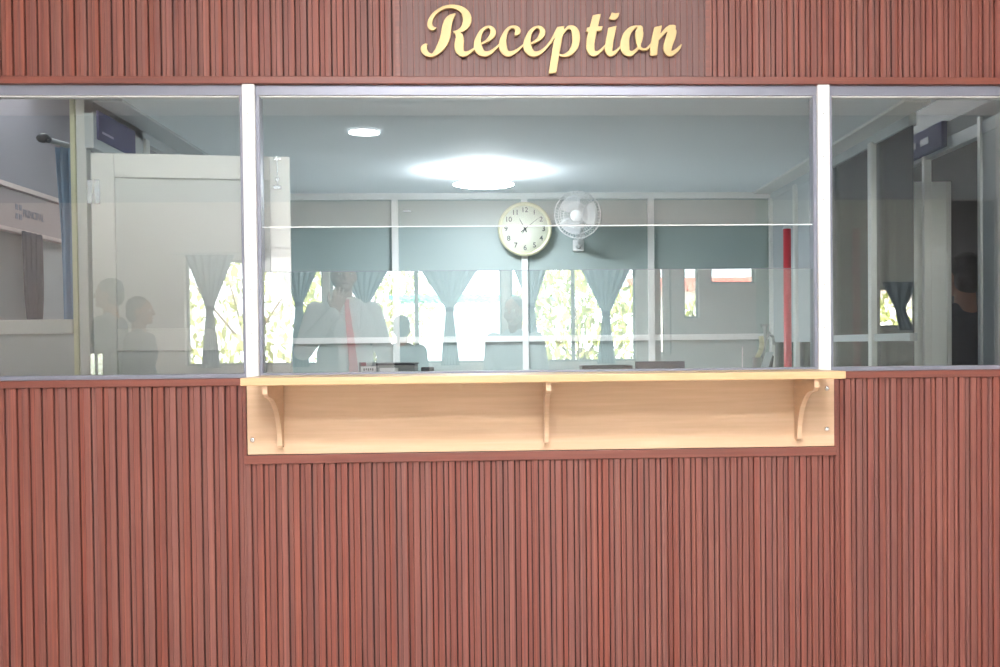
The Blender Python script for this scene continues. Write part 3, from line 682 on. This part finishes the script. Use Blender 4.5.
# ------------------------------------------------------------------ people
def cap(bm, a, ra, b, rb, n=14):
    cyl(bm, a, b, ra, rb, n=n); ell(bm, a, (ra,)*3, n=n); ell(bm, b, (rb,)*3, n=n)
def remesh(o, vs, it=4):
    LATE.append((o, vs, .6, it))
def person(label, loc, yaw, H, top, legs, pose, coat=False, vs=.011, hair=True, tie=False, group=None):
    """built facing +y at the origin with height H, then turned by yaw; pose = {'L': (elbow, wrist, hand_dir), 'R': ...} in units of H"""
    root = thing('person', label, 'person', loc, group)
    def P(x, y, z): return Vector((x*H, y*H, z*H))
    s = H
    def fin(nm, bm, m, par=root, vox=None, it=4):
        bmesh.ops.rotate(bm, verts=bm.verts, cent=(0, 0, 0), matrix=Matrix.Rotation(yaw, 3, 'Z'))
        bmesh.ops.translate(bm, verts=bm.verts, vec=loc)
        o = obj(nm, bm, m, par)
        if vox: remesh(o, vox, it)
        return o
    sh = {'L': P(-.105, 0, .815), 'R': P(.105, 0, .815)}
    # body: one continuous surface - head, neck, torso, arms, hands with five fingers, legs
    bm = BM()
    ell(bm, P(0, .004, .938), (.042*s, .052*s, .062*s), n=24)            # skull
    ell(bm, P(0, .018, .908), (.033*s, .036*s, .036*s), n=20)            # jaw
    ell(bm, P(0, .048, .882+.006), (.014*s, .012*s, .010*s), n=12)       # chin
    cap(bm, P(0, .054, .945), .004*s, P(0, .066, .922), .0075*s, n=10)   # nose
    for q_ in (-1, 1):
        ell(bm, P(q_*.043, 0, .930), (.006*s, .012*s, .018*s), n=10)     # ears
        ell(bm, P(q_*.018, .046, .949), (.014*s, .008*s, .005*s), n=10)  # brows
        ell(bm, P(q_*.025, .036, .915), (.013*s, .013*s, .014*s), n=10)  # cheeks
    cap(bm, P(0, -.006, .89), .030*s, P(0, -.006, .83), .034*s)
    ell(bm, P(0, 0, .74), (.095*s, .058*s, .10*s), n=20); ell(bm, P(0, 0, .62), (.080*s, .056*s, .09*s), n=20); ell(bm, P(0, 0, .53), (.090*s, .060*s, .06*s), n=20)
    for k, (el, wr, hd_) in pose.items():
        e_, w_ = P(*el), P(*wr); d = Vector(hd_).normalized()
        cap(bm, sh[k]-Vector((0, 0, .014*s)), .025*s, e_, .021*s); cap(bm, e_, .023*s, w_, .0145*s)
        side = d.cross(Vector((0, 1, 0))); side = side.normalized() if side.length > .1 else Vector((1, 0, 0))
        pn = w_+d*.05*s
        nrm = d.cross(side).normalized()
        for t in (-.9, -.3, .3, .9):                                      # palm and four fingers of unequal length
            cap(bm, w_+side*t*.010*s, .010*s, pn+side*t*.019*s, .0085*s, n=8)
        for t, L_ in ((-.95, .030), (-.32, .041), (.32, .044), (.95, .037)):
            a_ = pn+side*t*.021*s; b_ = a_+(d+side*t*.12+nrm*.25)*L_*.55*s; c_ = b_+(d*.8+nrm*.65)*L_*.5*s
            cap(bm, a_, .0058*s, b_, .0052*s, n=8); cap(bm, b_, .0052*s, c_, .0042*s, n=8)
        tb = w_+d*.012*s+side*.014*s; cap(bm, tb, .008*s, tb+(side*.8+d*.7)*.026*s, .0062*s, n=8); cap(bm, tb+(side*.8+d*.7)*.026*s, .0062*s, tb+(side*.9+d*1.6)*.028*s, .005*s, n=8)
    for q_ in (-1, 1):
        cap(bm, P(q_*.050, 0, .50), .050*s, P(q_*.055, .004, .28), .033*s); cap(bm, P(q_*.055, .004, .28), .033*s, P(q_*.058, -.004, .05), .020*s)
        cap(bm, P(q_*.058, -.004, .03), .020*s, P(q_*.062, .06, .018), .016*s)
    fin('body', bm, M['skin'], vox=vs*.62, it=2)
    for q_ in (-1, 1):
        bm = BM(); ell(bm, P(q_*.018, .0505, .938), (.0085*s, .004*s, .0042*s), n=12); e = fin('eye', bm, M['eyes'])
        bm = BM(); ell(bm, P(q_*.018, .0545, .938), (.0035*s, .0015*s, .0035*s), n=10); fin('pupil', bm, M['black'], e)
    bm = BM(); ell(bm, P(0, .0545, .905), (.014*s, .004*s, .0045*s), n=12); fin('mouth', bm, M['lip'])
    if hair:
        bm = BM(); ell(bm, P(0, -.008, .956), (.047*s, .054*s, .050*s), n=24); ell(bm, P(0, -.022, .925), (.045*s, .040*s, .045*s), n=20)
        for i in range(30):
            a = random.uniform(0, 2*PI); ell(bm, P(.034*math.cos(a), -.008+.036*math.sin(a), .985-.01*random.random()), (.010*s, .010*s, .010*s), n=8)
        fin('hair', bm, M['hair'], vox=.009, it=2)
    # clothes
    bm = BM()
    cap(bm, P(-.085, 0, .798), .028*s, P(-.02, 0, .835), .026*s); cap(bm, P(.085, 0, .798), .028*s, P(.02, 0, .835), .026*s); cap(bm, P(-.07, 0, .78), .04*s, P(.07, 0, .78), .04*s)
    g_ = 1.10 if not coat else 1.17
    ell(bm, P(0, 0, .745), (.104*s*g_, .066*s*g_, .098*s), n=24); ell(bm, P(0, 0, .63), (.090*s*g_, .064*s*g_, .10*s), n=24); ell(bm, P(0, 0, .54), (.097*s*g_, .066*s*g_, .065*s), n=24)
    if coat: cap(bm, P(0, 0, .50), .098*s, P(0, 0, .40), .102*s)
    for k, (el, wr, hd_) in pose.items():
        e_, w_ = P(*el), P(*wr); ex = 1.28 if coat else 1.18
        cap(bm, sh[k]-Vector((0, 0, .012*s)), (.029*s if coat else .034*s)*ex, e_, .027*s*ex); cap(bm, e_, .027*s*ex, e_.lerp(w_, .93), .021*s*ex)
    tp = fin('coat' if coat else 'shirt', bm, top, vox=vs, it=3)
    if coat:
        bm = BM()                                                        # shirt front between the lapels
        rows = [(.850, -.028, .028, .050), (.82, -.034, .034, .066), (.79, -.036, .038, .078), (.74, -.034, .036, .0835), (.66, -.034, .028, .0835), (.58, -.032, .020, .083), (.50, -.03, .018, .083)]
        vv = [[bm.verts.new(P(a+(b-a)*t/4, y+.003*math.sin(PI*t/4), z)) for t in range(5)] for z, a, b, y in rows]
        for A, B in zip(vv, vv[1:]):
            for t in range(4): bm.faces.new((A[t], A[t+1], B[t+1], B[t]))
        o = fin('shirt_front', bm, M['paper']); solid(o, .006)
        bm = BM()
        for q_ in (-1, 1):                                               # lapels
            pts = [P(q_*.030, .050, .855), P(q_*.060, .055, .84), P(q_*.078, .078, .76), P(q_*.050, .092, .72), P(q_*.026, .092, .64), P(q_*.022, .088, .70), P(q_*.03, .086, .78)]
            bm.faces.new([bm.verts.new(v) for v in pts])
        o = fin('lapel', bm, top); solid(o, .008)
    if tie:
        bm = BM()
        rows = [(.842, -.010, .012, .062), (.822, -.006, .010, .074), (.79, -.007, .013, .086), (.72, -.003, .022, .094), (.62, .003, .034, .094), (.54, .006, .042, .093), (.515, .02, .032, .093)]
        vv = [[bm.verts.new(P(a, y, z)), bm.verts.new(P(b, y, z))] for z, a, b, y in rows]
        for A, B in zip(vv, vv[1:]): bm.faces.new((A[0], A[1], B[1], B[0]))
        o = fin('tie', bm, M['tie']); solid(o, .008)
    bm = BM()
    ell(bm, P(0, 0, .51), (.094*s, .066*s, .05*s), n=20)
    for q_ in (-1, 1):
        cap(bm, P(q_*.050, 0, .49), .057*s, P(q_*.056, .004, .28), .042*s); cap(bm, P(q_*.056, .004, .28), .042*s, P(q_*.058, -.004, .045), .034*s)
    fin('trousers', bm, legs, vox=.014, it=3)
    for q_ in (-1, 1):
        bm = BM(); ell(bm, P(q_*.060, .028, .022), (.028*s, .075*s, .022*s), n=16); cap(bm, P(q_*.058, -.006, .02), .022*s, P(q_*.058, -.006, .05), .022*s)
        for v in bm.verts: v.co.z = max(v.co.z, 0)
        fin('shoe', bm, M['shoe'])
    return root
HANG = {'L': ((-.135, -.01, .63), (-.14, .03, .475), (-.02, .1, -1)), 'R': ((.135, -.01, .63), (.14, .03, .475), (.02, .1, -1))}
person('person in white coat, pale shirt and red tie, one hand raised to the chin', (-1.16, -4.30, 0), math.radians(-14), 1.94, M['coat'], M['trouser'],
       {'L': ((-.155, .045, .655), (-.045, .105, .80), (.35, -.12, 1)), 'R': ((.150, .0, .64), (.150, .06, .49), (.0, .2, -1))}, coat=True, tie=True, vs=.010)
person('person in a pale blue shirt mirrored beside the clock mullion', (.07, -4.55, 0), math.radians(25), 1.66, M['shirt'], M['trouser'], HANG, vs=.012)
person('person in dark clothes standing by the lobby window, smaller in the reflection', (-.89, -5.9, 0), PI+.3, 1.56, M['jacket'], M['trouser'], HANG, vs=.014)
person('person in dark clothes near the lobby corner, taller of two', (-3.16, -5.3, 0), PI/2, 1.86, M['jacket'], M['trouser'], HANG, vs=.014)
person('person in dark clothes near the lobby corner, shorter of two', (-2.83, -5.0, 0), -PI/2, 1.70, M['jacket'], M['trouser'], HANG, vs=.014)
person('dark haired person in a dark jacket standing behind the right hand glass', (2.33, 1.72, 0), PI*.08, 1.74, M['jacket'], M['trouser'], HANG, vs=.012)

# ------------------------------------------------------------------ outside the lobby windows
struct(bobj('ground', (-30, 30, -40, YB-.15, -.3, -.1), M['ground']))
def tree(x, y, h, r, label):
    t = thing('tree', label, 'tree', (x, y, -.1), 'trees outside the lobby')
    bm = BM(); cyl(bm, (x, y, -.1), (x+.1, y, h*.5), .06, .035, n=10)
    for k in range(4): a = k*1.6; cyl(bm, (x+.06, y, h*.4), (x+r*.6*math.cos(a), y+r*.6*math.sin(a), h*.7), .022, .01, n=8)
    obj('trunk', bm, M['bark'], t)
    bm = BM(); rnd = random.Random(int(x*100+y))
    for i in range(900):
        while True:
            v = Vector((rnd.uniform(-1, 1), rnd.uniform(-1, 1), rnd.uniform(-1, 1)))
            if .35 < v.length < 1: break
        c_ = Vector((x, y, h*.62))+Vector((v.x*r, v.y*r, v.z*h*.42)); q = Euler((rnd.uniform(0, 6), rnd.uniform(0, 6), rnd.uniform(0, 6))).to_matrix(); w_ = rnd.uniform(.05, .10)
        bm.faces.new([bm.verts.new(c_+q@Vector(p_)*w_) for p_ in ((-1, 0, 0), (-.3, -.45, .1), (1, 0, 0), (-.3, .45, .1))])
    obj('foliage', bm, M['leaf'], t)
for x, y, h, r, l in ((-3.4, -11, 3.2, 1.2, 'leafy tree outside the lobby corner window'), (-2.2, -14.5, 3.2, 1.1, 'leafy tree outside beside the first pier'), (.9, -10.8, 2.5, .9, 'low leafy tree outside the third lobby window'),
                   (2.6, -10, 1.9, .6, 'leafy tree outside the narrow lobby window'), (5.8, -10.5, 3.2, 1.0, 'leafy tree outside the last lobby window')):
    tree(x, y, h, r, l)
hb = thing('house', 'white rendered house with a red tiled roof beyond the lobby windows', 'house', (5, -17, -.1))
bobj('house_wall', (2.5, 9, -16.7, -16, -.1, 2.32), M['render'], hb)
bm = BM()
for i in range(65):
    for j in range(3):
        x = 2.2+i*.11; e = .03*(i % 2); box(bm, x, x+.10, -16.1-j*.25, -15.8-j*.25+e, 2.24+j*.08-e, 2.31+j*.08)
obj('tiled_roof', bm, M['tile'], hb)
aw = thing('awning', 'teal sheet awning on posts outside the middle lobby window', 'awning', (-.6, -12.5, -.1))
bm = BM()
for i in range(24): box(bm, -1.6+i*.1, -1.55+i*.1, -13.2, -11.8, 1.95, 2.0); box(bm, -1.55+i*.1, -1.5+i*.1, -13.2, -11.8, 1.93, 1.98)
obj('awning_sheet', bm, M['awning'], aw)
for x in (-1.5, .7): bobj('awning_post', (x, x+.06, -11.9, -11.84, -.1, 1.95), M['white'], aw)

for o, vs, fa, it in LATE:
    m = o.modifiers.new('r', 'REMESH'); m.mode = 'VOXEL'; m.voxel_size = vs; m.use_smooth_shade = vs > .005
    m = o.modifiers.new('s', 'SMOOTH'); m.factor = fa; m.iterations = it
# ------------------------------------------------------------------ light
w = bpy.data.worlds.new('sky'); S.world = w; w.use_nodes = True
bg = w.node_tree.nodes['Background']; bg.inputs[0].default_value = (.93, .97, 1., 1); bg.inputs[1].default_value = 9.
sd = bpy.data.lights.new('sun', 'SUN'); sd.energy = 60; sd.angle = .02; sd.color = (1, .96, .86)
so = bpy.data.objects.new('sun', sd); COL.objects.link(so); so.rotation_euler = (math.radians(-38), 0, math.radians(12))

S.view_settings.view_transform = 'Standard'; S.view_settings.look = 'None'; S.view_settings.gamma = 1; S.view_settings.exposure = 0.0
S.view_settings.use_curve_mapping = False
S.cycles.use_denoising = True
S.cycles.max_bounces = 10; S.cycles.transparent_max_bounces = 24; S.cycles.diffuse_bounces = 5; S.cycles.glossy_bounces = 5
S.cycles.sample_clamp_indirect = 8
